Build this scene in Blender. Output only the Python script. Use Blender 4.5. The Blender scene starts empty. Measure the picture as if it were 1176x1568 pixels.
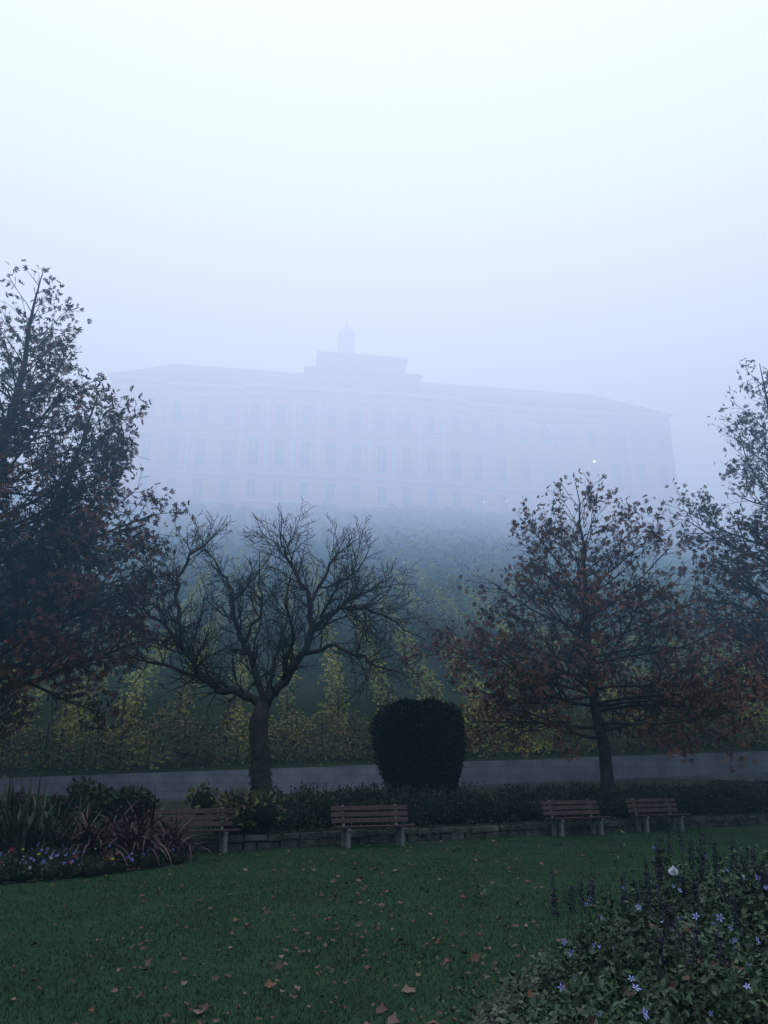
import bpy, math, random
import numpy as np
from mathutils import Vector
random.seed(7); rng=np.random.default_rng(7)
R=math.radians
scene=bpy.context.scene
scene.view_settings.view_transform='Standard'; scene.view_settings.look='None'
scene.view_settings.exposure=0; scene.view_settings.gamma=1
col=scene.collection

# ---------------------------------------------------------------- helpers
def newmat(name):
    m=bpy.data.materials.new(name); m.use_nodes=True
    nt=m.node_tree; b=nt.nodes['Principled BSDF']; return m,nt,b
def ramp(nt,cols,pos=None):
    r=nt.nodes.new('ShaderNodeValToRGB'); e=r.color_ramp.elements
    n=len(cols)
    for i,c in enumerate(cols):
        p=(pos[i] if pos else i/(n-1))
        if i<2: el=e[i]; el.position=p
        else: el=e.new(p)
        el.color=(*c,1)
    return r
def noise_mat(name,cols,scale=5,rough=.85,bump=.3,detail=8,pos=None,bscale=None,spec=.3,bdist=.02):
    m,nt,b=newmat(name)
    tc=nt.nodes.new('ShaderNodeTexCoord'); n=nt.nodes.new('ShaderNodeTexNoise')
    n.inputs['Scale'].default_value=scale; n.inputs['Detail'].default_value=detail; n.inputs['Roughness'].default_value=.65
    nt.links.new(tc.outputs['Object'],n.inputs['Vector'])
    r=ramp(nt,cols,pos or [.3+.4*i/(len(cols)-1) for i in range(len(cols))])
    nt.links.new(n.outputs['Fac'],r.inputs[0]); nt.links.new(r.outputs[0],b.inputs['Base Color'])
    n2=nt.nodes.new('ShaderNodeTexNoise'); n2.inputs['Scale'].default_value=bscale or scale*4; n2.inputs['Detail'].default_value=6
    nt.links.new(tc.outputs['Object'],n2.inputs['Vector'])
    bp=nt.nodes.new('ShaderNodeBump'); bp.inputs['Strength'].default_value=bump; bp.inputs['Distance'].default_value=bdist
    nt.links.new(n2.outputs['Fac'],bp.inputs['Height']); nt.links.new(bp.outputs[0],b.inputs['Normal'])
    b.inputs['Roughness'].default_value=rough; b.inputs['Specular IOR Level'].default_value=spec
    return m
def leaf_mat(name,cols,clump=1.0,rough=.6,lo=.45,hi=1.3,spec=.25,alt=None,altscale=.5):
    m,nt,b=newmat(name)
    g=nt.nodes.new('ShaderNodeNewGeometry'); r=ramp(nt,cols)
    nt.links.new(g.outputs['Random Per Island'],r.inputs[0])
    out=r.outputs[0]
    tc=nt.nodes.new('ShaderNodeTexCoord')
    if alt:
        r2=ramp(nt,alt); nt.links.new(g.outputs['Random Per Island'],r2.inputs[0])
        na=nt.nodes.new('ShaderNodeTexNoise'); na.inputs['Scale'].default_value=altscale; na.inputs['Detail'].default_value=2
        nt.links.new(tc.outputs['Object'],na.inputs['Vector'])
        mr=nt.nodes.new('ShaderNodeMapRange'); mr.inputs[1].default_value=.45; mr.inputs[2].default_value=.62
        nt.links.new(na.outputs['Fac'],mr.inputs[0])
        mx=nt.nodes.new('ShaderNodeMixRGB'); nt.links.new(mr.outputs[0],mx.inputs[0])
        nt.links.new(out,mx.inputs[1]); nt.links.new(r2.outputs[0],mx.inputs[2]); out=mx.outputs[0]
    n=nt.nodes.new('ShaderNodeTexNoise'); n.inputs['Scale'].default_value=clump; n.inputs['Detail'].default_value=3
    nt.links.new(tc.outputs['Object'],n.inputs['Vector'])
    m2=nt.nodes.new('ShaderNodeMapRange'); m2.inputs[1].default_value=.35; m2.inputs[2].default_value=.65
    m2.inputs[3].default_value=lo; m2.inputs[4].default_value=hi
    nt.links.new(n.outputs['Fac'],m2.inputs[0])
    mm=nt.nodes.new('ShaderNodeVectorMath'); mm.operation='SCALE'
    nt.links.new(out,mm.inputs[0]); nt.links.new(m2.outputs[0],mm.inputs['Scale'])
    nt.links.new(mm.outputs[0],b.inputs['Base Color'])
    b.inputs['Roughness'].default_value=rough; b.inputs['Specular IOR Level'].default_value=spec
    return m
def mkobj(name,V,F,mats,parent=None,midx=None,smooth=False):
    me=bpy.data.meshes.new(name); me.from_pydata([tuple(v) for v in V],[],F); 
    for m in (mats if isinstance(mats,list) else [mats]): me.materials.append(m)
    if midx is not None: me.polygons.foreach_set('material_index',midx)
    if smooth: me.polygons.foreach_set('use_smooth',[True]*len(me.polygons))
    me.update(); o=bpy.data.objects.new(name,me); col.objects.link(o)
    if parent: o.parent=parent
    return o
def empty(name):
    o=bpy.data.objects.new(name,None); col.objects.link(o); return o
def fastmesh(name,V,F,mat,parent=None):
    me=bpy.data.meshes.new(name); k=F.shape[1]
    me.vertices.add(len(V)); me.vertices.foreach_set('co',V.astype(np.float32).ravel())
    me.loops.add(F.size); me.loops.foreach_set('vertex_index',F.astype(np.int32).ravel())
    me.polygons.add(len(F)); me.polygons.foreach_set('loop_start',np.arange(0,F.size,k,dtype=np.int32))
    me.polygons.foreach_set('loop_total',np.full(len(F),k,dtype=np.int32))
    me.materials.append(mat); me.update(calc_edges=True); me.validate()
    o=bpy.data.objects.new(name,me); col.objects.link(o)
    if parent: o.parent=parent
    return o
def unit(a): return a/np.maximum(np.linalg.norm(a,axis=-1,keepdims=True),1e-9)
def scatter(name,tmpl,P,T,S,mat,parent=None,N=None,wid=None):
    tv,tf=np.array(tmpl[0],float),np.array(tmpl[1],int)
    n=len(P); P=np.asarray(P,float); T=unit(np.asarray(T,float)); S=np.broadcast_to(np.asarray(S,float),(n,))
    if N is None: N=rng.normal(size=(n,3))
    N=N-(N*T).sum(1,keepdims=True)*T; N=unit(N); B=np.cross(N,T)
    w=np.ones(n) if wid is None else np.broadcast_to(wid,(n,))
    V=P[:,None,:]+S[:,None,None]*(tv[None,:,0,None]*T[:,None,:]+w[:,None,None]*tv[None,:,1,None]*B[:,None,:]+tv[None,:,2,None]*N[:,None,:])
    F=(tf[None]+ (np.arange(n)*len(tv))[:,None,None]).reshape(-1,tf.shape[1])
    return fastmesh(name,V.reshape(-1,3),F,mat,parent)
LEAF=([(0,0,0),(.45,.27,.07),(1,0,-.12),(.45,-.27,.07)],[(0,1,2),(0,2,3)])
LEAF2=([(0,0,0),(.3,.24,.07),(.65,.2,.05),(1,0,-.15),(.65,-.2,.05),(.3,-.24,.07),(.45,0,0)],
       [(0,1,6),(1,2,6),(2,3,6),(3,4,6),(4,5,6),(5,0,6)])
def palmate():
    V=[];F=[]
    for a,l in ((-1.15,.7),(-.55,.95),(0,1.05),(.55,.95),(1.15,.7)):
        c,s=math.cos(a),math.sin(a); k=len(V)
        for (x,y,z) in ((0,0,0),(.6,.13,.03),(1,0,-.22),(.6,-.13,.03)):
            x*=l; V.append((x*c-y*s,x*s+y*c,z))
        F+=[(k,k+1,k+2),(k,k+2,k+3)]
    return V,F
PALM=palmate()
BLADE=([(0,-.5,0),(0,.5,0),(1,0,.35)],[(0,1,2)])
def star(n,w):
    V=[];F=[]
    for i in range(n):
        a=2*math.pi*i/n; c,s=math.cos(a),math.sin(a); k=len(V)
        for (r,t) in ((.05,0),(.6,w),(1,0),(.6,-w)):
            V.append((r*c-t*s,r*s+t*c,.15*r))
        F+=[(k,k+1,k+2),(k,k+2,k+3)]
    return V,F
STAR=star(5,.2); ROSE=star(8,.45)
class MB:
    def __init__(s): s.V=[];s.F=[];s.M=[]
    def box(s,c,d,rz=0,m=0,rx=0,taper=1):
        k=len(s.V)
        for z in (-.5,.5):
            for x,y in ((-.5,-.5),(.5,-.5),(.5,.5),(-.5,.5)):
                q=taper if z>0 else 1
                X,Y,Z=x*d[0]*q,y*d[1]*q,z*d[2]
                Y,Z=Y*math.cos(rx)-Z*math.sin(rx),Y*math.sin(rx)+Z*math.cos(rx)
                X,Y=X*math.cos(rz)-Y*math.sin(rz),X*math.sin(rz)+Y*math.cos(rz)
                s.V.append((c[0]+X,c[1]+Y,c[2]+Z))
        for f in ((3,2,1,0),(4,5,6,7),(0,1,5,4),(1,2,6,5),(2,3,7,6),(3,0,4,7)):
            s.F.append(tuple(k+i for i in f)); s.M.append(m)
    def tube(s,pts,rads,n=5,m=0,cap=True):
        k0=len(s.V); L=len(pts)
        for i,p in enumerate(pts):
            a=pts[max(i-1,0)]; b=pts[min(i+1,L-1)]
            t=Vector(b)-Vector(a)
            if t.length<1e-7: t=Vector((0,0,1))
            t.normalize()
            ref=Vector((.31,.95,.05)) if abs(t.y)<.8 else Vector((1,0,.1))
            u=t.cross(ref).normalized(); v=t.cross(u)
            for j in range(n):
                an=2*math.pi*j/n; q=Vector(p)+(u*math.cos(an)+v*math.sin(an))*rads[i]; s.V.append(q[:])
        for i in range(L-1):
            for j in range(n):
                a=k0+i*n+j; b=k0+i*n+(j+1)%n; s.F.append((a,b,b+n,a+n)); s.M.append(m)
        if cap:
            s.F.append(tuple(k0+j for j in range(n-1,-1,-1))); s.M.append(m)
            s.F.append(tuple(k0+(L-1)*n+j for j in range(n))); s.M.append(m)
    def obj(s,name,mats,parent=None,smooth=False): return mkobj(name,s.V,s.F,mats,parent,s.M,smooth)

# ---------------------------------------------------------------- terrain
def wallY(x): return 19.3+.54*np.clip(x,-25,25)
def vineY(x): return 31+.21*np.clip(x,-70,70)
def terrZ(x): return .9+.035*np.clip(x,-20,20)
def height(x,y):
    x=np.asarray(x,float); y=np.asarray(y,float)
    w=wallY(x); v=vineY(x); t=np.clip((y-w)/4.5,0,1)
    z=np.where(y<=w+.001,0,.3+(terrZ(x)-.3)*t*t*(3-2*t))
    d=(y-v)*.978
    wob=.5*np.sin(x*.09+1)*np.clip(d/30,0,1)
    hill=terrZ(x)+.85+ .445*np.clip(d,0,88)+wob
    return np.where(y>v+.001,np.minimum(hill,41.2),z)
xs=np.unique(np.concatenate([np.linspace(-420,-45,14),np.arange(-44,45,1.5),np.linspace(46,420,14)]))
def col_y(x):
    w=float(wallY(x)); v=float(vineY(x))
    return (list(np.linspace(-120,0,6))+list(np.linspace(0,w-.02,18))[1:]+[w+.01]+list(np.linspace(w+.15,v-.02,14))+[v+.01]
            +list(np.linspace(v+.1,v+92,40))+[v+110,v+200,v+420])
V=[];ny=None
for x in xs:
    ys=col_y(x); ny=len(ys)
    hz=height(np.full(ny,x),np.array(ys))
    for y,z in zip(ys,hz): V.append((x,y,z))
F=[];MI=[]
for i in range(len(xs)-1):
    for j in range(ny-1):
        a=i*ny+j; F.append((a,a+ny,a+ny+1,a+1)); MI.append(0 if j<23 else (1 if j<37 else 2))
lawn=noise_mat('lawn_grass',[(.013,.036,.015),(.021,.054,.021),(.031,.07,.027)],scale=1.3,bump=.6,bscale=60,rough=.9,spec=.1)
soil=noise_mat('bed_soil',[(.02,.025,.012),(.03,.035,.018),(.025,.045,.018)],scale=2,bump=.8,bscale=12,rough=.95,spec=.1)
hillm=noise_mat('hill_ground',[(.015,.026,.014),(.025,.04,.02),(.04,.05,.028)],scale=.4,bump=.8,bscale=5,rough=.95,spec=.1)
mkobj('ground',V,F,[lawn,soil,hillm],midx=MI,smooth=False)

# ---------------------------------------------------------------- road + kerb + vineyard wall
asph=noise_mat('wet_asphalt',[(.05,.052,.056),(.075,.078,.085)],scale=3,bump=.3,bscale=80,rough=.45,spec=.5)
rx=np.arange(-44,44.1,2)
V=[];F=[]
for x in rx:
    for off in (-3.8,-.45):
        y=float(vineY(x))+off; V.append((x,y,float(height(x,y))+.006))
for i in range(len(rx)-1):
    a=2*i; F.append((a,a+2,a+3,a+1))
mkobj('road',V,F,asph)
stone=noise_mat('concrete_kerb',[(.16,.16,.16),(.24,.24,.23)],scale=6,bump=.4)
def ribbon_box(name,xs_,offa,offb,z0,z1,mat,jit=0):
    V=[];F=[]
    for x in xs_:
        ya=float(vineY(x))
        zb=float(terrZ(x)); j=random.uniform(-jit,jit)
        V+=[(x,ya+offa,zb+z0),(x,ya+offb,zb+z0),(x,ya+offb,zb+z1+j),(x,ya+offa,zb+z1+j)]
    for i in range(len(xs_)-1):
        a=4*i
        for k in range(4):
            b=(k+1)%4; F.append((a+k,a+4+k,a+4+b,a+b))
    F.append((0,1,2,3)); n=len(V); F.append((n-1,n-2,n-3,n-4))
    return mkobj(name,V,F,mat)
ribbon_box('road_kerb',rx,-4.0,-3.81,-.2,.11,stone)
def wallmat(name,c1,c2,c3,sx,sz,scale=1,lo=.5,hi=1.2,nsc=2.5):
    m,nt,b=newmat(name)
    tc=nt.nodes.new('ShaderNodeTexCoord'); mp=nt.nodes.new('ShaderNodeMapping')
    mp.inputs['Rotation'].default_value=(R(90),0,0)
    nt.links.new(tc.outputs['Object'],mp.inputs[0])
    br=nt.nodes.new('ShaderNodeTexBrick'); br.inputs['Scale'].default_value=scale
    br.inputs['Brick Width'].default_value=sx; br.inputs['Row Height'].default_value=sz; br.inputs['Mortar Size'].default_value=.012
    br.inputs['Color1'].default_value=(*c1,1);br.inputs['Color2'].default_value=(*c2,1);br.inputs['Mortar'].default_value=(*c3,1)
    nt.links.new(mp.outputs[0],br.inputs['Vector'])
    n=nt.nodes.new('ShaderNodeTexNoise'); n.inputs['Scale'].default_value=nsc; n.inputs['Detail'].default_value=8
    nt.links.new(tc.outputs['Object'],n.inputs['Vector'])
    mr=nt.nodes.new('ShaderNodeMapRange'); mr.inputs[1].default_value=.3; mr.inputs[2].default_value=.7; mr.inputs[3].default_value=lo; mr.inputs[4].default_value=hi
    nt.links.new(n.outputs['Fac'],mr.inputs[0])
    mm=nt.nodes.new('ShaderNodeVectorMath'); mm.operation='SCALE'
    nt.links.new(br.outputs['Color'],mm.inputs[0]); nt.links.new(mr.outputs[0],mm.inputs['Scale'])
    nt.links.new(mm.outputs[0],b.inputs['Base Color']); b.inputs['Roughness'].default_value=.85
    bp=nt.nodes.new('ShaderNodeBump'); bp.inputs['Distance'].default_value=.02; bp.inputs['Strength'].default_value=.6
    nt.links.new(br.outputs['Fac'],bp.inputs['Height']); bp.invert=True; nt.links.new(bp.outputs[0],b.inputs['Normal'])
    return m
vw=wallmat('vineyard_wall_stone',(.27,.28,.31),(.23,.24,.27),(.2,.2,.2),.6,.28,lo=.7,hi=1.15,nsc=1.2)
ribbon_box('vineyard_retaining_wall',rx,-.25,.12,-.3,.87,vw,jit=.01)

st=noise_mat('garden_wall_stone',[(.02,.028,.018),(.05,.055,.045),(.12,.12,.11)],scale=2.8,bump=.8,bscale=14,rough=.9)
mb=MB(); ang=math.atan(.54)
ca,sa=math.cos(ang),math.sin(ang)
for row,(z,h) in enumerate(((.06,.15),(.215,.13))):
    s=-14.0+row*.2
    while s<20:
        L=random.uniform(.22,.6)
        c=s+L/2; X=c*ca; Y=19.3+c*sa
        hh=h+random.uniform(-.03,.03)
        mb.box((X+sa*(.02+random.uniform(-.03,.03)),Y-ca*random.uniform(-.02,.06),z+random.uniform(-.012,.012)),(L-.02,.3,hh),ang+random.uniform(-.04,.04),taper=.93,rx=random.uniform(-.05,.05))
        s+=L
gw=mb.obj('garden_wall',[st]); md=gw.modifiers.new('bev','BEVEL'); md.width=.015; md.segments=2

# ---------------------------------------------------------------- plant builders
bark=noise_mat('bark',[(.018,.017,.015),(.035,.033,.03),(.06,.058,.05)],scale=5,bump=1,bscale=18,rough=.9,spec=.15)
def rdir():
    v=Vector((random.gauss(0,1),random.gauss(0,1),random.gauss(0,1))); return v.normalized()
def childdir(d,ang,updir=0):
    p=d.cross(rdir()).normalized()
    v=d*math.cos(ang)+p*math.sin(ang)+Vector((0,0,updir)); return v.normalized()
def grow(mb,p,d,L,r,lvl,P,tips):
    n=max(3,min(9,int(L/P['seg'])+1)); pts=[p.copy()]; rd=[r]; dirs=[d.copy()]
    q=p.copy(); dd=d.copy()
    for i in range(n):
        dd=(dd+rdir()*P['wob']+Vector((0,0,P['up'][lvl]))).normalized()
        q=q+dd*(L/n); pts.append(q.copy()); dirs.append(dd.copy())
        rd.append(max(P['rmin'],r*(1-.72*(i+1)/n)))
    mb.tube(pts,rd,6 if r>.06 else (4 if r>.02 else 3),cap=False)
    if lvl>=P['max'] or L<P['lmin']:
        tips.append((q,dd)); 
        if L>.4: tips.append((pts[len(pts)//2],dd))
        return
    nc=max(2,int(L*P['dens'][lvl]*random.uniform(.8,1.2)))
    for c in range(nc):
        f=P['f0']+(1-P['f0'])*(c+random.random())/nc
        i=min(n-1,int(f*n)); a=f*n-i
        pp=pts[i].lerp(pts[i+1],min(1,a)); rr=rd[i]*.62
        l=L*P['ratio'][lvl]*random.uniform(.6,1.2)*(1.15-.55*f)
        grow(mb,pp,childdir(dirs[i],P['ang']*random.uniform(.7,1.3),P['cup']),l,max(P['rmin'],rr),lvl+1,P,tips)
    tips.append((q,dd))
def poly_interp(path,z):
    for i in range(len(path)-1):
        a,b=path[i],path[i+1]
        if a[2]<=z<=b[2]:
            t=(z-a[2])/max(1e-6,b[2]-a[2]); return Vector([a[k]+(b[k]-a[k])*t for k in range(3)])
    return Vector(path[-1])
def cone_tree(name,leaders,P,leafm,leafn,leafsize,seed,leafmin=0,spread=.16,tmpl=PALM,el0=8,el1=50,lowbias=1.9,jit=(.62,1.15)):
    random.seed(seed); root=empty(name); mb=MB(); tips=[]
    for (path,r0,profile,n) in leaders:
        pts=[Vector(p) for p in path]
        L=len(pts); fine=[];rr=[]
        for i in range(L-1):
            for k in range(4):
                t=k/4; q=pts[i].lerp(pts[i+1],t); f=(i+t)/(L-1)
                fine.append(q+Vector((random.gauss(0,.04),random.gauss(0,.04),0))); rr.append(max(.015,r0*(1-f)**.85*(1.25 if i+t==0 else 1)))
        fine.append(pts[-1]); rr.append(.012)
        mb.tube(fine,rr,9)
        z0,z1=profile[0][0],profile[-1][0]
        az=random.random()*6
        for i in range(n):
            f=(i+random.random())/n; z=z0+(z1-z0)*(f**.9)
            rad=np.interp(z,[p[0] for p in profile],[p[1] for p in profile])*random.uniform(*jit)
            az+=2.4; el=R(el0+(el1-el0)*f+random.uniform(-8,8))
            base=poly_interp(path,max(path[0][2]+1.2,z-rad*math.tan(el)*.75))
            d=Vector((math.cos(az)*math.cos(el),math.sin(az)*math.cos(el),math.sin(el)))
            fr=(base.z-path[0][2])/(path[-1][2]-path[0][2])
            grow(mb,base,d,rad/math.cos(el)*.95+.2,max(.018,r0*.36*(1-fr)),0,P,tips)
    mb.obj('trunk_and_branches',[bark],root,smooth=True)
    T=np.array([t[0][:] for t in tips]); D=np.array([t[1][:] for t in tips])
    keep=T[:,2]>leafmin
    T=T[keep];D=D[keep]
    rep=rng.poisson(leafn*np.clip(lowbias-T[:,2]/T[:,2].max()*1.3,.4,2.)*np.clip(1+1.1*np.sin(T[:,0]*1.9+T[:,2]*1.1)*np.sin(T[:,1]*1.7-T[:,2]*1.6),.15,2),len(T))
    T2=np.repeat(T,rep,0); D2=np.repeat(D,rep,0)
    T2=T2+rng.normal(size=T2.shape)*spread
    dirs=D2*.5+rng.normal(size=T2.shape)*.6+np.array([0,0,-.55])
    scatter('leaves',tmpl,T2,dirs,rng.uniform(.6,1.3,len(T2))*leafsize,leafm,root)
    return root
Pm=dict(seg=.45,wob=.14,up=[.02,.02,.0,0],rmin=.006,max=2,lmin=.3,dens=[3.0,4.6,4],ratio=[.4,.42,.4],f0=.25,ang=.75,cup=.12)
autumn=leaf_mat('chestnut_leaves',[(.065,.036,.026),(.12,.05,.035),(.17,.065,.045),(.09,.048,.032),(.2,.08,.05)],clump=.5,lo=.55,
                alt=[(.04,.042,.03),(.085,.055,.038),(.09,.045,.034)],altscale=.35)
mapleL=leaf_mat('maple_leaves',[(.14,.05,.034),(.21,.078,.048),(.09,.044,.033),(.27,.115,.062)],clump=.6,lo=.6,
                alt=[(.05,.045,.03),(.13,.065,.042),(.16,.07,.046)],altscale=.3)
cone_tree('chestnut_tree',[
  ([(-12.2,22,.3),(-12.1,22,3.5),(-11.9,22,8),(-11.6,22,13),(-11.4,22,17.4)],.36,[(3.4,5.0),(6,5.3),(8.5,4.7),(11,3.3),(13,2.3),(15,1.45),(17.2,.35)],84),
  ([(-12.1,22,3),(-10.8,22.2,6),(-9.6,22,9.5),(-9.0,22,13.0)],.2,[(5,3.0),(9,2.9),(11,2.0),(12.8,.4)],36)],
  Pm,autumn,1.5,.17,11,leafmin=2.6,spread=.18,lowbias=2.1)
cone_tree('maple_tree',[
  ([(6.85,25,.3),(6.75,25,2.3),(6.6,25,4.5),(6.65,25,8),(6.6,25,11.0)],.23,[(2.5,4.2),(4.5,4.9),(6.2,4.3),(7.6,3.3),(9.2,2.1),(10.7,.6)],62)],
  Pm,mapleL,1.2,.145,5,leafmin=1.9,spread=.13,el0=0,el1=48,jit=(.7,1.12),lowbias=2.2)
cone_tree('chestnut_tree',[
  ([(16.2,28,.8),(16.1,28,4),(15.8,28,9),(15.5,28,13),(15.3,28,17.3)],.32,[(3.5,5.2),(7,5.0),(10,4.2),(12.6,3.3),(15,1.6),(17,.4)],64)],
  Pm,autumn,1.2,.16,23,leafmin=2.8,spread=.16)

# bare fruit tree
random.seed(3)
root=empty('bare_apple_tree'); mb=MB(); tips=[]
Y0=19.6
Pb=dict(seg=.22,wob=.26,up=[.04,.03,.02,0],rmin=.0055,max=2,lmin=.22,dens=[5.2,7.5,5],ratio=[.6,.5,.4],f0=.1,ang=.75,cup=.1)
def limb(pts,r0,r1,cn,cl,up=.15,sides=8,f0=.15):
    r0*=.78; v=[Vector(p) for p in pts]; fine=[];rr=[]
    for i in range(len(v)-1):
        for k in range(4):
            t=k/4; q=v[i].lerp(v[i+1],t)+rdir()*.06; fine.append(q); f=(i+t)/(len(v)-1); rr.append((r0+(r1-r0)*f)*random.uniform(.9,1.1))
    fine.append(v[-1]); rr.append(r1)
    mb.tube(fine,rr,sides)
    n=len(fine)
    for c in range(cn):
        f=f0+(1-f0)*random.random()**.9; i=min(n-2,int(f*(n-1)))
        t=(fine[i+1]-fine[i]).normalized()
        d=childdir(t,random.uniform(.5,1.3),up)
        grow(mb,fine[i],d,cl*random.uniform(.5,1.25),max(.012,min(.035,rr[i]*.42)),0,Pb,tips)
    grow(mb,fine[-1],(fine[-1]-fine[-3]).normalized(),cl*.8,r1,0,Pb,tips)
tp=[(-2.7,Y0,.2),(-2.8,Y0,.7),(-2.9,Y0,1.1),(-2.97,Y0,1.5),(-2.98,Y0,1.9),(-3.05,Y0,2.3),(-3.06,Y0,2.7),(-2.97,Y0,3.2)]
mb.tube(tp,[.4,.3,.25,.235,.215,.225,.235,.17],12)
limb([(-2.98,Y0,3.0),(-3.4,Y0,3.35),(-4.1,Y0-.1,3.5),(-4.5,Y0-.2,3.8),(-5.0,Y0-.2,4.4),(-5.45,Y0-.3,5.0),(-6.0,Y0-.4,5.4)],.15,.03,26,1.55)
limb([(-5.0,Y0-.2,4.4),(-5.3,Y0,5.5),(-5.35,Y0,6.3),(-5.1,Y0+.1,6.9),(-4.7,Y0+.1,7.3)],.08,.025,20,1.15)
limb([(-4.1,Y0-.1,3.5),(-5.1,Y0-.7,3.9),(-6.1,Y0-1,4.2)],.07,.025,16,1.25)
limb([(-2.95,Y0,3.1),(-3.45,Y0+.2,4.4),(-3.9,Y0+.2,5.4),(-4.0,Y0+.3,6.1),(-4.4,Y0+.5,6.7)],.12,.025,24,1.2)
limb([(-2.95,Y0,3.1),(-2.6,Y0,3.5),(-2.05,Y0,4.4),(-1.8,Y0,5.05),(-2.0,Y0,6.0),(-2.45,Y0,6.7),(-2.7,Y0,7.2)],.17,.025,30,1.2)
limb([(-1.8,Y0,5.05),(-1.15,Y0-.1,5.5),(-.5,Y0-.2,5.5),(.15,Y0-.3,5.2)],.09,.025,26,1.35,up=.05)
limb([(-1.95,Y0,5.6),(-1.5,Y0+.2,6.6),(-1.15,Y0+.3,7.1)],.07,.02,16,1.0)
limb([(-2.05,Y0,4.4),(-1.2,Y0-.4,4.5),(-.5,Y0-.6,4.2),(0,Y0-.8,3.9)],.08,.02,22,1.15,up=0)
limb([(-2.5,Y0,3.7),(-2.2,Y0-.9,4.6),(-2.3,Y0-1.6,5.5)],.08,.025,16,1.2)
limb([(-2.9,Y0,3.3),(-2.9,Y0+1.1,4.4),(-2.7,Y0+1.8,5.6)],.08,.025,16,1.2)
limb([(-1.4,Y0,5.3),(-.7,Y0+.5,6.0),(-.1,Y0+.6,6.2)],.06,.02,16,1.1)
limb([(-3.6,Y0+.2,4.7),(-3.1,Y0,5.5),(-3.2,Y0-.2,6.3)],.06,.02,14,.95)
limb([(-1.6,Y0,5.2),(-1.1,Y0-.2,6.2),(-.6,Y0-.2,6.6)],.06,.02,14,1.0)
mb.obj('trunk_and_branches',[bark],root,smooth=True)
ivy=leaf_mat('ivy_leaves',[(.015,.03,.015),(.03,.05,.022),(.02,.04,.02)],clump=3)
n=1100; zz=.4+1.7*rng.random(n)**2; th=rng.uniform(0,6.28,n); rr=.27-.03*zz+rng.uniform(0,.06,n)
xc=np.interp(zz,[.3,.7,1.5,2.3],[-2.72,-2.8,-2.97,-3.05])
scatter('ivy_on_trunk',LEAF,np.c_[xc+rr*np.cos(th),Y0+rr*np.sin(th),zz],np.c_[np.cos(th)*.4,np.sin(th)*.4,-np.ones(n)+rng.normal(0,.6,n)],.07,ivy,root)

# ---------------------------------------------------------------- shrubs
def ico(c,r,seed=0,sub=3,amp=.12):
    import bmesh
    bm=bmesh.new(); bmesh.ops.create_icosphere(bm,subdivisions=sub,radius=1)
    V=[];rn=random.Random(seed); ph=[rn.uniform(0,6) for _ in range(6)]
    for v in bm.verts:
        p=v.co; k=1+amp*(math.sin(p.x*4+ph[0])*math.sin(p.y*4+ph[1])+.6*math.sin(p.z*6+ph[2]))
        V.append((c[0]+p.x*r[0]*k,c[1]+p.y*r[1]*k,c[2]+p.z*r[2]*k))
    F=[tuple(v.index for v in f.verts) for f in bm.faces]; bm.free(); return V,F
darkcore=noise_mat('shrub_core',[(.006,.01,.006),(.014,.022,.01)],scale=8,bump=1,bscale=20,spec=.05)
def lumps_leaves(lumps,per,size,updir=.5):
    P=[];T=[]
    for c,r in lumps:
        n=max(5,int(per*(r[0]*r[1]+r[0]*r[2]+r[1]*r[2])/3*4)); d=unit(rng.normal(size=(n,3)))
        d[:,2]=np.where(d[:,2]<-.35,-d[:,2],d[:,2])
        k=rng.uniform(.78,1.15,(n,1)); p=np.array(c)+d*np.array(r)*k
        P.append(p); T.append(d*.8+rng.normal(size=(n,3))*.55+np.array([0,0,updir*.5]))
    return np.concatenate(P),np.concatenate(T)
def shrub(name,lumps,per,size,mat,core=.78,tmpl=LEAF,sj=.35):
    root=empty(name); V=[];F=[]
    for i,(c,r) in enumerate(lumps):
        v,f=ico(c,[q*core for q in r],i,2); k=len(V); V+=v; F+=[tuple(a+k for a in q) for q in f]
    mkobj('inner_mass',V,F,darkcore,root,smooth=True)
    P,T=lumps_leaves(lumps,per,size)
    scatter('leaves',tmpl,P,T,size*rng.uniform(1-sj,1+sj,len(P)),mat,root)
    return root
hedgeL=leaf_mat('hedge_leaves',[(.016,.028,.016),(.032,.05,.026),(.024,.038,.02),(.05,.06,.03)],clump=1.3,
      alt=[(.03,.025,.02),(.05,.05,.025),(.025,.035,.02)],altscale=.8)
random.seed(21)
lum=[]; s=-2.2
while s<17:
    for back in (.42,.95,1.5):
        x=s*ca-sa*back; y=19.3+s*sa+ca*back
        h=random.uniform(.2,.46)+(.08 if back>.9 else 0)
        lum.append(((x,y,.38+h*.5),(random.uniform(.26,.5),random.uniform(.26,.44),h)))
    s+=random.uniform(.32,.5)
hr=shrub('hedge',lum,520,.075,hedgeL)
n=5200; s=rng.uniform(-3.2,17.5,n); hang=rng.random(n); sel=np.sin(s*2.3)+np.sin(s*5.1+2)+rng.normal(0,.5,n)>-.2
s=s[sel];hang=hang[sel];n=len(s); off=-.2-.1*rng.random(n)+.45*(1-hang)
scatter('overhanging_leaves',LEAF,np.c_[s*ca-sa*off,19.3+s*sa+ca*off,.1+.38*(1-hang**1.3)+rng.normal(0,.03,n)],np.c_[rng.normal(.2,.5,n),rng.normal(-.6,.4,n),rng.normal(-.4,.6,n)],rng.uniform(.05,.1,n),hedgeL,hr)
mbs=MB(); P=[];T=[]
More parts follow.
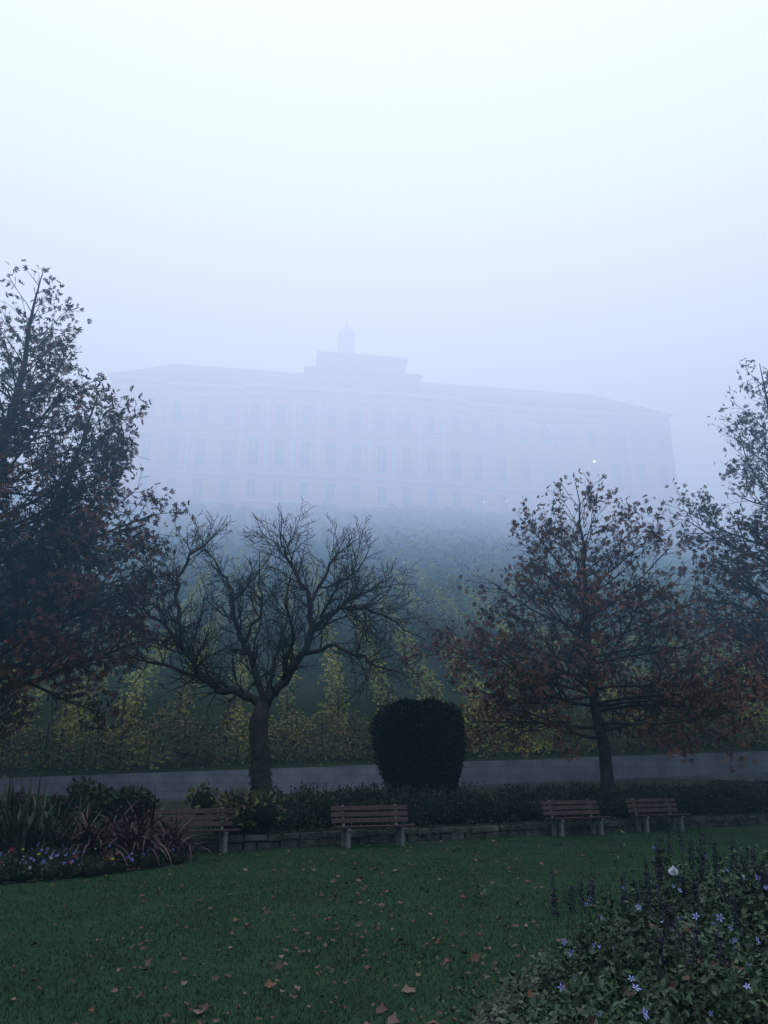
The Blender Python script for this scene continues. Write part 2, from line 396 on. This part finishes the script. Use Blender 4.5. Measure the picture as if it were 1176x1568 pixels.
for _ in range(230):
    s=random.uniform(-2.5,17); back=random.uniform(.3,1.6); p=Vector((s*ca-sa*back,19.3+s*sa+ca*back,.75)); d=(rdir()*.35+Vector((0,0,1))).normalized(); L=random.uniform(.25,.6)
    mbs.tube([p[:],(p+d*L*.5)[:],(p+d*L)[:]],[.006,.005,.003],3)
    for k in range(14):
        q=p+d*L*random.uniform(.3,1); P.append(q[:]); T.append((rdir()+Vector((0,0,.3)))[:])
mbs.obj('hedge_shoots',[bark],hr)
scatter('shoot_leaves',LEAF,np.array(P),np.array(T),rng.uniform(.04,.09,len(P)),hedgeL,hr)
yl=leaf_mat('yellowing_shrub_leaves',[(.08,.095,.033),(.12,.125,.045),(.05,.07,.03),(.16,.135,.05)],clump=2.5)
lum=[((-3.4+random.gauss(0,.5),17.95+random.gauss(0,.15),.72+random.uniform(-.25,.25)),(.36,.32,.34)) for _ in range(12)]
shrub('hydrangea_shrub',lum,210,.14,yl)
dk=leaf_mat('laurel_leaves',[(.014,.028,.014),(.03,.05,.022),(.045,.065,.03)],clump=2)
lum=[((-5.7+random.gauss(0,.6),17.3+random.gauss(0,.25),.68+random.uniform(-.4,.35)),(random.uniform(.25,.45),.34,random.uniform(.22,.36))) for _ in range(15)]
shrub('laurel_shrub',lum,260,.12,dk)
rd=leaf_mat('dark_red_leaves',[(.05,.02,.024),(.08,.03,.034),(.03,.022,.022)],clump=3)
lum=[((-7.0+random.gauss(0,.45),16.8+random.gauss(0,.2),.68+random.uniform(-.4,.35)),(random.uniform(.2,.32),.28,random.uniform(.2,.34))) for _ in range(12)]
shrub('smoke_bush',lum,320,.1,rd)
lum=[((-10+random.gauss(0,1.6),17.6+random.gauss(0,.5),.6+random.uniform(-.25,.25)),(.5,.45,.4)) for _ in range(22)]
shrub('border_shrub',lum,250,.1,dk)
lum=[((x+random.gauss(0,.1),15.6+(x+6)*.55+random.gauss(0,.15),.25+random.uniform(-.1,.12)),(.34,.3,.3)) for x in np.arange(-8.5,-4.3,.3)]
shrub('low_green_shrub',lum,260,.08,dk)

# topiary
prof=[(.35,.78),(.7,.84),(1.2,.93),(1.7,1.06),(2.2,1.2),(2.7,1.22),(3.0,1.17),(3.2,1.05),(3.34,.75),(3.4,.0)]
cx,cy=1.03,23.0
root=empty('clipped_yew_bush'); V=[];F=[];nn=28
def yewr(z,th):
    r=np.interp(z,[p[0] for p in prof],[p[1] for p in prof])
    return r*(1+.045*np.sin(3*th+z*2)+.04*np.sin(7*th-z*5)+.03*np.sin(13*th+z*9))
for (z,r) in prof:
    for j in range(nn):
        th=2*math.pi*j/nn; q=float(yewr(z,th))*.92; V.append((cx+q*math.cos(th),cy+q*math.sin(th),z-.06))
for i in range(len(prof)-1):
    for j in range(nn):
        a=i*nn+j;b=i*nn+(j+1)%nn; F.append((a,b,b+nn,a+nn))
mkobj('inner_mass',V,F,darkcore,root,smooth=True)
n=28000; z=rng.uniform(.4,3.36,n); top=rng.random(n)<.14; th=rng.uniform(0,6.283,n)
r=yewr(z,th); r=np.where(top,np.sqrt(rng.random(n))*1.08,r); z=np.where(top,3.34-.2*(r/1.08)**6+.06*np.sin(r*7+th*2)+.05*np.sin(th*5),z)
r=r*rng.uniform(.92,1.07,n)
z=z+rng.normal(0,.04,n)
yew=leaf_mat('yew_needles',[(.006,.013,.009),(.012,.022,.014),(.022,.034,.02)],clump=2.5)
scatter('needles',LEAF,np.c_[cx+r*np.cos(th),cy+r*np.sin(th),z],np.c_[np.cos(th),np.sin(th),np.where(top,1.2,.5)]+rng.normal(size=(n,3))*.5,rng.uniform(.04,.11,n),yew,root)

# ---------------------------------------------------------------- left flower bed
def ribbons(name,items,mat,parent,wid=.03,seg=6):
    V=[];F=[]
    for (b,az,L,arch,el) in items:
        p=Vector(b); d=Vector((math.cos(az)*math.cos(el),math.sin(az)*math.cos(el),math.sin(el)))
        tw=random.uniform(-.7,.7)
        side=Vector((-math.sin(az+tw),math.cos(az+tw),0)); k=len(V)
        for i in range(seg+1):
            f=i/seg; w=wid*(1-f**2.2)*(.6+.4*min(1,f*4))+.001
            V+=[(p-side*w)[:],(p+side*w)[:]]
            d=(d+Vector((0,0,-arch))).normalized(); p=p+d*(L/seg)
        for i in range(seg):
            a=k+2*i; F.append((a,a+1,a+3,a+2))
    return mkobj(name,V,F,mat,parent)
flax=leaf_mat('flax_leaves',[(.025,.045,.025),(.045,.07,.035),(.065,.09,.05)],clump=2)
burg=leaf_mat('burgundy_leaves',[(.07,.035,.04),(.11,.05,.055),(.06,.045,.04),(.15,.09,.075)],clump=2)
random.seed(5)
for (x,y,n,L) in ((-6.5,14.9,130,1.45),(-5.75,14.9,80,1.25),(-7.6,15.2,90,1.4)):
    r=empty('flax_plant')
    ribbons('leaves',[((x+random.gauss(0,.16),y+random.gauss(0,.12),0),random.uniform(0,6.28),L*random.uniform(.7,1.15),random.uniform(.03,.2),random.uniform(.8,1.5)) for _ in range(n)],flax,r,.034)
for (x,y,n,L) in ((-5.1,14.9,120,1.2),(-4.5,15.1,130,1.25),(-4.0,15.6,70,1.0)):
    r=empty('burgundy_grass_plant')
    ribbons('leaves',[((x+random.gauss(0,.16),y+random.gauss(0,.12),.05),random.uniform(0,6.28),L*random.uniform(.7,1.2),random.uniform(.2,.42),random.uniform(.9,1.45)) for _ in range(n)],burg,r,.03)
def poly_sheet(name,pts,z,mat):
    return mkobj(name,[(x,y,z) for x,y in pts],[tuple(range(len(pts)))],mat)
poly_sheet('flower_bed_soil',[(-12,11.2),(-7,11.7),(-5.7,12.3),(-4.7,13.2),(-3.95,14.3),(-3.65,15.2),(-3.95,16.0),(-4.7,16.45),(-7.0,15.35),(-12,12.65)],.02,noise_mat('soil',[(.015,.012,.009),(.04,.03,.02)],scale=8,bump=1,bscale=30))
def inbed(n,mx=1.5):
    t=rng.random(n)
    ex=np.interp(t,[0,.35,.55,.75,.9,1],[-9.5,-6.6,-5.6,-4.7,-4.0,-3.7]); ey=np.interp(t,[0,.35,.55,.75,.9,1],[11.7,12.0,12.5,13.3,14.3,15.2])
    d=rng.random(n)**1.2*mx
    return ex-d*.55+rng.normal(0,.08,n), ey+d*.85+rng.normal(0,.08,n), d
x,y,d=inbed(240)
lum=[((a,b,.07+.04*min(dd,1.5)),(random.uniform(.1,.24),random.uniform(.1,.22),random.uniform(.08,.17)+.07*min(dd,1.5))) for a,b,dd in zip(x,y,d)]
bedg=leaf_mat('bedding_leaves',[(.014,.03,.016),(.03,.05,.025),(.04,.035,.03),(.02,.04,.03)],clump=2)
bedroot=shrub('bedding_plants',lum,460,.055,bedg)
def fmat(name,cols,e=0):
    return leaf_mat(name,cols,clump=4,lo=.8,hi=1.1,rough=.7)
fm=[('pansy_flowers',[(.14,.13,.4),(.25,.25,.5),(.08,.07,.3)],180,.032),('white_flowers',[(.4,.4,.45),(.6,.6,.62)],45,.03),
    ('red_flowers',[(.4,.03,.04),(.3,.05,.08)],24,.05),('yellow_flowers',[(.5,.42,.05),(.45,.45,.1)],20,.038)]
for nm,c,n,sz in fm:
    x,y,d=inbed(n); z=.2+.12*np.minimum(d,1.5)+rng.uniform(-.05,.07,n)
    Tt=np.c_[rng.normal(size=n),rng.normal(size=n)*.4,rng.normal(size=n)*.5]
    scatter(nm,STAR,np.c_[x,y-.04,z],Tt,sz*rng.uniform(.7,1.3,n),fmat(nm,c),bedroot,N=np.c_[rng.normal(0,.6,n),-np.ones(n),rng.uniform(.3,1.4,n)])

# ---------------------------------------------------------------- benches
wood=noise_mat('bench_wood',[(.03,.018,.015),(.055,.03,.024),(.08,.045,.036)],scale=6,bump=.4,bscale=30,rough=.55)
conc=noise_mat('bench_concrete',[(.12,.125,.12),(.19,.19,.185)],scale=7,bump=.5,bscale=40,rough=.9)
def bench(x,y,yaw,W=1.8,leg=.62,z0=0):
    r=empty('park_bench'); r.location=(x,y,z0); r.rotation_euler=(0,0,yaw)
    m=MB()
    for i,yy in enumerate((-.21,-.07,.07)):
        m.box((0,yy,.43-.012*i),(W,.115,.035))
    m.obj('seat',[wood],r).modifiers.new('bev','BEVEL').width=.006
    m=MB()
    for i in range(3):
        z=.53+i*.125; m.box((0,.185+i*.032,z),(W,.03,.095),rx=-.25)
    m.obj('backrest',[wood],r).modifiers.new('bev','BEVEL').width=.006
    for k,sx in enumerate((-leg,leg)):
        m=MB()
        m.box((sx,-.17,.18),(.085,.1,.36)); m.box((sx,.14,.18),(.085,.1,.36)); m.box((sx,-.02,.375),(.083,.48,.055))
        m.box((sx,.235,.62),(.06,.04,.46),rx=-.25)
        m.obj(f'leg_{k+1}',[conc],r).modifiers.new('bev','BEVEL').width=.008
bench(-3.85,16.85,R(24)); bench(-.24,18.25,R(20)); bench(4.94,21.3,R(25)); bench(7.5,22.65,R(26))

# ---------------------------------------------------------------- lawn grass blades and fallen leaves
n=300000
y=rng.uniform(3.2,23,n); x=rng.uniform(-1,1,n)*(.6*y+.8)
k=(y<wallY(x)-.2); x=x[k];y=y[k]; n=len(x)
grass=leaf_mat('grass_blades',[(.014,.042,.017),(.024,.062,.022),(.036,.082,.03),(.017,.049,.02)],clump=.7,lo=.65,hi=1.25,rough=.7,spec=.12)
hgt=rng.uniform(.018,.042,n)*(1+.1*np.sin(x*1.7+y*.6)*np.sin(y*1.3-x))
scatter('lawn_grass_blades',BLADE,np.c_[x,y,np.zeros(n)],np.c_[rng.normal(0,.4,n),rng.normal(0,.4,n),np.ones(n)],hgt,grass,None,wid=rng.uniform(.18,.32,n))
fall=leaf_mat('fallen_leaves',[(.09,.04,.022),(.15,.07,.035),(.06,.032,.022),(.24,.15,.1),(.12,.065,.045)],clump=2,lo=.6,hi=1.2)
n=1600
y=4.6+rng.random(n)**1.2*15; x=rng.normal(0,.4,n)*(.55*y)-.1*y*.3
k=(y<wallY(x)-.5)&(x<.35*y+.2); x=x[k];y=y[k];n=len(x)
CURL=([(0,0,0),(.2,.2,.1),(.35,.42,.2),(.55,.2,.08),(1,0,.14),(.6,-.2,.06),(.42,-.4,.16),(.2,-.16,.08),(.45,0,.0)],[(0,1,8),(1,2,8),(2,3,8),(3,4,8),(4,5,8),(5,6,8),(6,7,8),(7,0,8)])
scatter('fallen_leaves',CURL,np.c_[x,y,rng.uniform(.02,.036,n)],np.c_[rng.normal(size=n),rng.normal(size=n),rng.normal(0,.15,n)],np.clip(rng.lognormal(-3.0,.42,n),.02,.12),fall,None,N=np.c_[rng.normal(0,.4,n),rng.normal(0,.4,n),np.ones(n)])

# ---------------------------------------------------------------- right foreground flower bed
def xedge(y): return np.interp(y,[2.5,4.6,5.4,6.0,6.6,7.2,7.8],[-.2,.4,.66,.98,1.25,1.75,2.6])
def canopy(x,y):
    e=xedge(y); d=np.clip((x-e)/.6,0,1)
    h=.3+.09*(y-3.5)+.09*(x-1.5)
    h+= .07*np.sin(x*5.1+y*2)+.05*np.sin(y*7+x*3)+.04*np.sin(x*11-y*6)
    return np.clip(.1+(h-.1)*d**.6,.08,1.2)
gy=np.linspace(2.6,7.8,36)
V=[]
for yy in gy:
    for g in np.linspace(0,1,30):
        xx=float(xedge(yy))+g*(5.2-float(xedge(yy)))
        V.append((xx,yy,max(.03,float(canopy(xx,yy))*.66-.1)))
F=[(i*30+j,i*30+j+1,(i+1)*30+j+1,(i+1)*30+j) for i in range(35) for j in range(29)]
fr=empty('flower_border_plants')
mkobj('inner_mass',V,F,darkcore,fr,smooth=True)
n=42000
y=rng.uniform(2.7,7.7,n); x=xedge(y)+rng.random(n)**1.1*(4.6-xedge(y))
z=canopy(x,y)*(1-.45*rng.random(n)**1.2)
bl=leaf_mat('border_leaves',[(.022,.052,.022),(.045,.09,.035),(.032,.065,.028),(.075,.12,.05),(.045,.07,.03)],clump=2.6,lo=.35,hi=1.4,spec=.35,rough=.5)
T=np.c_[rng.normal(0,.8,n),rng.normal(0,.8,n)-.3,rng.normal(.25,.55,n)]
scatter('leaves',LEAF2,np.c_[x,y,z],T,rng.uniform(.026,.07,n),bl,fr,N=np.c_[rng.normal(0,.8,n),rng.normal(0,.8,n)-.3,np.ones(n)])
random.seed(9)
stem=noise_mat('green_stem',[(.03,.055,.025),(.055,.08,.038)],scale=8,bump=.2)
mb=MB(); LP=[];LT=[];LS=[]
def shoot(x,y,z0,L,lean,nl,ls):
    d=Vector((random.gauss(lean,.2),random.gauss(0,.2),1)).normalized(); p=Vector((x,y,z0)); pts=[p.copy()]
    for i in range(6):
        d=(d+rdir()*.12).normalized(); p=p+d*(L/6); pts.append(p.copy())
    mb.tube(pts,[.004*(1-.1*i) for i in range(7)],4)
    for k in range(nl):
        f=random.uniform(.1,1)*5.99; i=int(f); q=pts[i].lerp(pts[i+1],f-i); LP.append(q[:]); v=rdir(); v.z=abs(v.z)*.6+.1; LT.append(v[:]); LS.append(ls*random.uniform(.6,1.2))
for _ in range(560):
    yy=random.uniform(3.5,7.5); xx=float(xedge(yy))+random.uniform(.1,3.2)
    shoot(xx,yy,float(canopy(xx,yy))-.1,random.uniform(.12,.3),0,12,.042)
for (xx,yy,L,ln,nl) in ((1.6,6.5,.75,-.1,16),(1.0,5.9,.8,-.9,14),(.85,5.6,.5,-.8,16),(1.75,6.8,.5,-.1,16),(.7,5.2,.4,-1.2,18),(.6,5.0,.4,-1.4,18),(.9,5.8,.4,-.7,18),(.5,4.8,.35,-1.3,14),(1.1,6.1,.5,-.4,14),(.62,5.3,.5,-1.0,18),(1.25,6.3,.6,-.5,14)):
    shoot(xx,yy,float(canopy(xx+.2,yy))-.12,L,ln,nl,.045)
mb.obj('stems',[stem],fr)
scatter('shoot_leaves',LEAF2,np.array(LP),np.array(LT),np.array(LS),bl,fr)
n=3400; y=rng.uniform(4.3,6.2,n); x=xedge(y)+rng.normal(.03,.14,n); z=np.clip(rng.uniform(.03,.42,n)*np.clip((x-xedge(y)+.3)/.4,.1,1),.03,.5)
var=leaf_mat('variegated_leaves',[(.03,.05,.025),(.05,.075,.04),(.1,.12,.075),(.035,.055,.03)],clump=4,lo=.35)
scatter('trailing_plant_leaves',LEAF2,np.c_[x,y,z],rng.normal(size=(n,3))*[1,1,.4],rng.uniform(.02,.05,n),var,fr,N=np.c_[rng.normal(0,.5,n),rng.normal(0,.5,n)-.4,np.ones(n)])
SP=[];ST=[];SS=[]; mb=MB()
sp=[(1.3,6.45),(1.38,6.5),(1.5,6.55),(1.36,6.25),(1.58,6.35),(1.33,6.6),(1.45,6.3)]+[(random.uniform(1.75,4.1),random.uniform(6.2,7.4)) for _ in range(75)]+[(random.uniform(1.5,2.9),random.uniform(4.8,6.2)) for _ in range(18)]
for q_,(xx,yy) in enumerate(sp):
    z0=float(canopy(xx,yy))-.1; 
    if q_<7: z0=max(z0,.46)
    L=random.uniform(.22,.42); d=Vector((random.gauss(0,.12),random.gauss(0,.1),1)).normalized()
    a=Vector((xx,yy,z0)); b=a+d*L; mb.tube([a[:],((a+b)/2)[:],b[:]],[.005,.004,.002],4)
    for k in range(100):
        f=.4+.6*random.random(); q=a+d*L*f; rr=.028*(1.15-f*.7); v=rdir(); SP.append((q+v*rr*.5)[:]); v.z=v.z*.4+.5; ST.append(v[:]); SS.append(random.uniform(.012,.026))
mb.obj('flower_stalks',[stem],fr)
scatter('dark_flower_spikes',LEAF,np.array(SP),np.array(ST),np.array(SS),leaf_mat('dark_violet_florets',[(.012,.009,.028),(.024,.017,.055),(.042,.03,.085)],clump=5),fr)
n=125; y=rng.uniform(4.0,7.2,n); x=xedge(y)+.25+rng.random(n)*2.8; z=canopy(x,y)+rng.uniform(.0,.18,n)
scatter('blue_star_flowers',STAR,np.c_[x,y,z],np.c_[rng.normal(size=n),rng.normal(0,.5,n),rng.normal(0,.8,n)],rng.uniform(.014,.032,n),fmat('star_flower_petals',[(.22,.26,.62),(.38,.42,.76),(.28,.29,.58)]),fr,N=np.c_[rng.normal(0,.9,n),-np.ones(n),rng.uniform(-.2,1.2,n)])
n=26; c=np.array([2.22,6.5,.86]); v=unit(rng.normal(size=(n,3)))
scatter('white_rose_bloom',ROSE,c+v*.015,rng.normal(size=(n,3)),rng.uniform(.018,.03,n),fmat('white_petals',[(.6,.6,.62),(.75,.75,.76)]),fr,N=v)
n=45; y=rng.uniform(4.4,6,n); x=xedge(y)+rng.uniform(-.05,1.6,n); z=np.maximum(.1,canopy(x,y)-.01)
scatter('dead_leaves_in_bed',CURL,np.c_[x,y,z],rng.normal(size=(n,3))*[1,1,.4],rng.uniform(.04,.09,n),fall,fr,N=np.c_[rng.normal(0,.5,n),rng.normal(0,.5,n)-.3,np.ones(n)])
mb=MB(); mb.tube([(.02,4.1,.07),(.3,4.75,.085),(.58,5.35,.09),(.85,5.95,.08),(1.4,7.1,.07)],[.06,.06,.058,.055,.05],10)
mb.obj('timber_edging',[noise_mat('weathered_wood',[(.1,.09,.08),(.2,.18,.16)],scale=7,bump=.7)],smooth=True)

# ---------------------------------------------------------------- vineyard
vy=leaf_mat('vine_leaves',[(.26,.27,.045),(.36,.35,.07),(.17,.2,.045),(.4,.36,.08)],clump=.5,lo=.5,hi=1.25,
            alt=[(.06,.1,.035),(.11,.14,.045),(.16,.08,.045),(.08,.11,.04)],altscale=.2)
vg=leaf_mat('green_vine_leaves',[(.15,.19,.06),(.2,.23,.07),(.09,.13,.05),(.3,.3,.09)],clump=.3,lo=.45,hi=1.25)
vr=empty('vineyard')
mbp=MB()
n=26000; x=rng.uniform(-26,28,n); lob=.3*np.sin(x*2.1)+.25*np.sin(x*5.3+1)
z=rng.beta(1.3,1.5,n)*(1.85+lob)+.0; y=vineY(x)+.6+rng.normal(0,.2,n); gz=height(x,y)
scatter('front_vine_row',LEAF,np.c_[x,y,gz+z],np.c_[rng.normal(size=(n,2)),rng.normal(-.4,.5,n)],rng.uniform(.1,.2,n),vy,vr,N=np.c_[rng.normal(0,.5,n),-np.ones(n),rng.uniform(0,1,n)])
for x in np.arange(-26,28,1.25):
    x+=random.uniform(-.2,.2)
    yy=float(vineY(x))+.6; g=float(height(x,yy)); mbp.box((x,yy,g+.8),(.05,.05,1.7),random.random())
    mbp.tube([(x+.5,yy,g-.1),(x+.45,yy+.05,g+.5),(x+.55,yy,g+1)],[.04,.03,.02],5)
dx,dy=-.13,.99
PN=[];PF=[]
for k,xb in enumerate(np.arange(-46,60,2.1)):
    yb=float(vineY(xb))+2.6
    ph=rng.uniform(0,6)
    nn_=2600; t=rng.random(nn_)**1.15*27; gap=np.sin(t*1.1+ph)+np.sin(t*2.7+ph*2)
    t=t[gap>-1.4]; m=len(t)
    x=xb+dx*t+rng.normal(0,.2,m); y=yb+dy*t; z=rng.beta(1.5,1.4,m)*2.1
    PN.append(np.c_[x,y,height(x,y)+z])
    nn_=900; t=27+rng.random(nn_)*54; x=xb+dx*t+rng.normal(0,.25,nn_); y=yb+dy*t; z=rng.beta(1.7,1.5,nn_)*1.9+.1
    PF.append(np.c_[x,y,height(x,y)+z])
    for t in np.arange(0,24,4.5):
        x=xb+dx*t; y=yb+dy*t; mbp.box((x,y,float(height(x,y))+.95),(.07,.07,2.0))
PN=np.concatenate(PN); PF=np.concatenate(PF)
PN=PN[(abs(PN[:,0])<.6*PN[:,1]+2)]; PF=PF[(abs(PF[:,0])<.6*PF[:,1]+3)]
n=len(PN); scatter('vine_rows',LEAF,PN,np.c_[rng.normal(size=(n,2)),rng.normal(-.4,.5,n)],rng.uniform(.15,.26,n),vy,vr,N=np.c_[rng.normal(0,.7,n),-np.ones(n),rng.uniform(0,1,n)])
n=len(PF); scatter('upper_vine_rows',LEAF,PF,np.c_[rng.normal(size=(n,2)),rng.normal(-.4,.5,n)],rng.uniform(.35,.6,n),vg,vr,N=np.c_[rng.normal(0,.7,n),-np.ones(n),rng.uniform(0,1,n)])
mbp.obj('vine_posts',[noise_mat('vine_post_wood',[(.05,.042,.035),(.09,.08,.07)],scale=5)],vr)
random.seed(31); lum=[]
for x in np.arange(-62,78,1.7):
    y=float(vineY(x))+84+random.uniform(-2,2)-x*.05; g=float(height(x,y)); r=random.uniform(1.0,1.9)
    lum.append(((x,y,g+r*.35),(r*1.1,r,r*random.uniform(.7,1.1))))
shrub('hilltop_shrubs',lum,9,.5,vg,core=.85)

# ---------------------------------------------------------------- the palace
pal=empty('palace'); pal.location=(-44.6,114.2,0); pal.rotation_euler=(0,0,math.atan(.156))
Lb=97.6; Dp=22; ZE=62.9; ZB=37
brick=wallmat('pink_brick',(.66,.22,.18),(.6,.2,.17),(.56,.3,.26),.5,.16,lo=.85,hi=1.1,nsc=.4)
pale=noise_mat('pale_sandstone',[(.44,.37,.34),(.5,.43,.4)],scale=.8,bump=.2)
glass,ntg,bg=newmat('window_glass'); bg.inputs['Base Color'].default_value=(.06,.06,.065,1); bg.inputs['Roughness'].default_value=.15
slate=noise_mat('slate_roof',[(.09,.095,.105),(.12,.125,.135)],scale=1,bump=.4)
bays=23; bw=Lb/bays
c0=int(32.5/bw); c1=int(50.5/bw)
rows=[(43.0,45.8,1.4),(48.3,53.0,1.5),(56.2,59.4,1.4)]
w=MB(); g=MB(); s_=MB(); 
w.box((Lb/2,.9+Dp/2,(ZB+ZE)/2),(Lb-.1,Dp-.8,ZE-ZB))
def facade_bay(x0,x1,yf):
    cxm=(x0+x1)/2
    prev=ZB
    for (a,b,ww) in rows:
        w.box((cxm,yf+.25,(prev+a)/2),(x1-x0-.004,.5,a-prev-.004))
        side=(x1-x0-ww)/2
        for sx in (x0+side/2,x1-side/2): w.box((sx,yf+.25,(a+b)/2),(side-.004,.5,b-a))
        g.box((cxm,yf+.42,(a+b)/2),(ww-.004,.05,b-a-.004))
        s_.box((cxm,yf+.36,(a+b)/2),(.09,.06,b-a-.01)); s_.box((cxm,yf+.355,a+(b-a)*.62),(ww-.01,.06,.09))
        s_.box((cxm,yf-.06,a-.12),(ww+.4,.3,.18)); s_.box((cxm,yf-.04,b+.18),(ww+.3,.24,.26),taper=.9)
        prev=b
    w.box((cxm,yf+.25,(prev+ZE)/2),(x1-x0-.004,.5,ZE-prev-.004))
for i in range(bays):
    x0=i*bw; x1=x0+bw
    cen=(c0-2<=i<=c1+2); end=(i<2 or i>=bays-2)
    yf=-1.4 if cen else (-.8 if end else 0)
    facade_bay(x0,x1,yf)
    if cen or end or i%3==0: s_.box((x0,yf-.12,(47.2+60.6)/2),(.8 if cen else .5,.34,13.4))
    for (z,hh,pr) in ((47.0,.35,.2),(60.9,.35,.25),(62.5,.7,.8),(42.2,.4,.2)):
        s_.box(((x0+x1)/2,yf+.2-pr/2,z),(bw-.003,.6+pr,hh))
for bx_ in ((c0-2)*bw,(c1+3)*bw): w.box((bx_,-.2,(ZB+ZE)/2),(.5,2.0,ZE-ZB-.1))
for sx in (.0,Lb): 
    w.box((sx,-.1+.6,(ZB+ZE)/2),(.5,1.9,ZE-ZB-.12))
    for j in range(5):
        for (a,b,ww) in rows:
            g.box((sx+(-.03 if sx==0 else .03),3+j*4,(a+b)/2),(.12,ww,b-a)); s_.box((sx+(-.1 if sx==0 else .1),3+j*4,a-.15),(.3,ww+.5,.25))
w.obj('walls',[brick],pal); g.obj('windows',[glass],pal); s_.obj('stone_trim',[pale],pal)
V=[(-.8,-1.2,ZE+.05),(Lb+.8,-1.2,ZE+.05),(Lb+.8,Dp+.8,ZE+.05),(-.8,Dp+.8,ZE+.05),
   (9,5,ZE+6.2),(Lb-11.5,5,ZE+6.2),(Lb-11.5,Dp-5,ZE+6.2),(9,Dp-5,ZE+6.2)]
F=[(3,2,1,0),(4,5,6,7),(0,1,5,4),(1,2,6,5),(2,3,7,6),(3,0,4,7)]
mkobj('roof',V,F,slate,pal)
ax0,ax1=32.6,50.4; am=(ax0+ax1)/2
m=MB(); m.box((am,3,ZE+2.2),(ax1-ax0+2,7.6,3.6)); m.box((am-.2,3,ZE+5.6),(ax1-ax0-2.6,7.2,3.2))
m.obj('attic',[slate],pal)
m=MB(); m.box((am,3,ZE+4.15),(ax1-ax0+2.8,8.4,.4)); m.box((am-.2,3,ZE+7.35),(ax1-ax0-1.8,8.0,.4))
m.obj('attic_trim',[slate],pal)
tx,ty=39.2,7.5
def lathe(mb,c,prof,n=12):
    mb.tube([(c[0],c[1],z) for z,r in prof],[r for z,r in prof],n)
m=MB(); lathe(m,(tx,ty),[(ZE+5,2.0),(ZE+9.6,2.0)],8); lathe(m,(tx,ty),[(ZE+9.7,1.65),(ZE+15.9,1.6)],8)
m.obj('turret',[slate],pal)
m=MB(); lathe(m,(tx,ty),[(ZE+15.8,1.8),(ZE+16.1,1.8),(ZE+16.8,1.55),(ZE+17.5,1.0),(ZE+18.2,.4),(ZE+18.8,.16),(ZE+19.6,.1),(ZE+19.8,.2),(ZE+20.1,.06),(ZE+21.4,.03)],12); m.obj('turret_dome',[slate],pal,True)
m=MB()
for k in range(8):
    a=math.pi/8+k*math.pi/4; m.box((tx+1.5*math.cos(a),ty+1.5*math.sin(a),ZE+12.9),(.25,.6,3.0),rz=a)
m.obj('turret_openings',[glass],pal)
lm,ntl,bl_=newmat('lit_lamp'); bl_.inputs['Emission Color'].default_value=(1,.95,.85,1); bl_.inputs['Emission Strength'].default_value=14
lm.cycles.emission_sampling='NONE'
m=MB()
for (x,z,r) in ((82.3,52.8,.24),(62,44.2,.07),(66,44.6,.07)):
    lathe(m,(x,-1.0 if x<88 else -1.6),[(z-r,.02),(z-r*.6,r*.8),(z,r),(z+r*.6,r*.8),(z+r,.02)],8)
m.obj('lit_wall_lamps',[lm],pal,True)

# ---------------------------------------------------------------- fog bank: nested volumes, each adds to the fog above its base
fog=empty('fog_bank')
layers=[(-2,(.018,.036,.056),.011),(4,(.055,.115,.19),.0125),(9,(.145,.27,.455),.0155),(16,(.40,.56,.90),.0195),
        (25,(.84,.96,1.32),.024),(38,(1.24,1.33,1.6),.028),(58,(2.12,2.14,2.2),.0285)]
pE=np.zeros(3); pS=0
for i,(z0,c,sg) in enumerate(layers):
    E=np.array(c)*sg; dE=E-pE; dS=sg-pS; pE=E; pS=sg
    m=bpy.data.materials.new('fog_layer'); m.use_nodes=True; nt=m.node_tree; nt.nodes.clear()
    o=nt.nodes.new('ShaderNodeOutputMaterial'); ab=nt.nodes.new('ShaderNodeVolumeAbsorption'); em=nt.nodes.new('ShaderNodeEmission'); ad=nt.nodes.new('ShaderNodeAddShader')
    ab.inputs['Color'].default_value=(0,0,0,1); ab.inputs['Density'].default_value=max(dS,1e-6)
    mx=float(max(dE)); em.inputs['Color'].default_value=(*(max(0,float(v)/mx) for v in dE),1); em.inputs['Strength'].default_value=mx  # fog glows itself: emission stands in for scattered daylight, brighter in higher layers
    nt.links.new(ab.outputs[0],ad.inputs[0]); nt.links.new(em.outputs[0],ad.inputs[1]); nt.links.new(ad.outputs[0],o.inputs['Volume'])
    m.cycles.emission_sampling='NONE'
    z1=220-i*1.5; w2=760-i*6
    mm=MB(); mm.box((0,150,(z0+z1)/2),(w2,w2,z1-z0)); mm.obj('fog_layer',[m],fog)

# ---------------------------------------------------------------- sky, sun, camera
w_=bpy.data.worlds.new('World'); scene.world=w_; w_.use_nodes=True; nt=w_.node_tree
bgn=nt.nodes['Background']; sk=nt.nodes.new('ShaderNodeTexSky'); sk.sky_type='NISHITA'; sk.sun_disc=False
sk.sun_elevation=R(25); sk.sun_rotation=R(20)
nt.links.new(sk.outputs[0],bgn.inputs['Color']); bgn.inputs['Strength'].default_value=.1
w_.cycles.sampling_method='NONE'
sd=bpy.data.lights.new('sun','SUN'); sd.energy=.6; sd.angle=R(25); sd.color=(1,.96,.9)
so=bpy.data.objects.new('sun',sd); col.objects.link(so)
el,az=R(25),R(20); so.rotation_euler=Vector((math.sin(az)*math.cos(el),math.cos(az)*math.cos(el),math.sin(el))).to_track_quat('Z','Y').to_euler()
cd=bpy.data.cameras.new('camera'); cd.sensor_fit='VERTICAL'; cd.angle=R(67.0); cd.clip_end=3000; cd.clip_start=.05
co=bpy.data.objects.new('camera',cd); col.objects.link(co); co.location=(0,0,1.6); co.rotation_euler=(R(90+18.4),0,0)
scene.camera=co
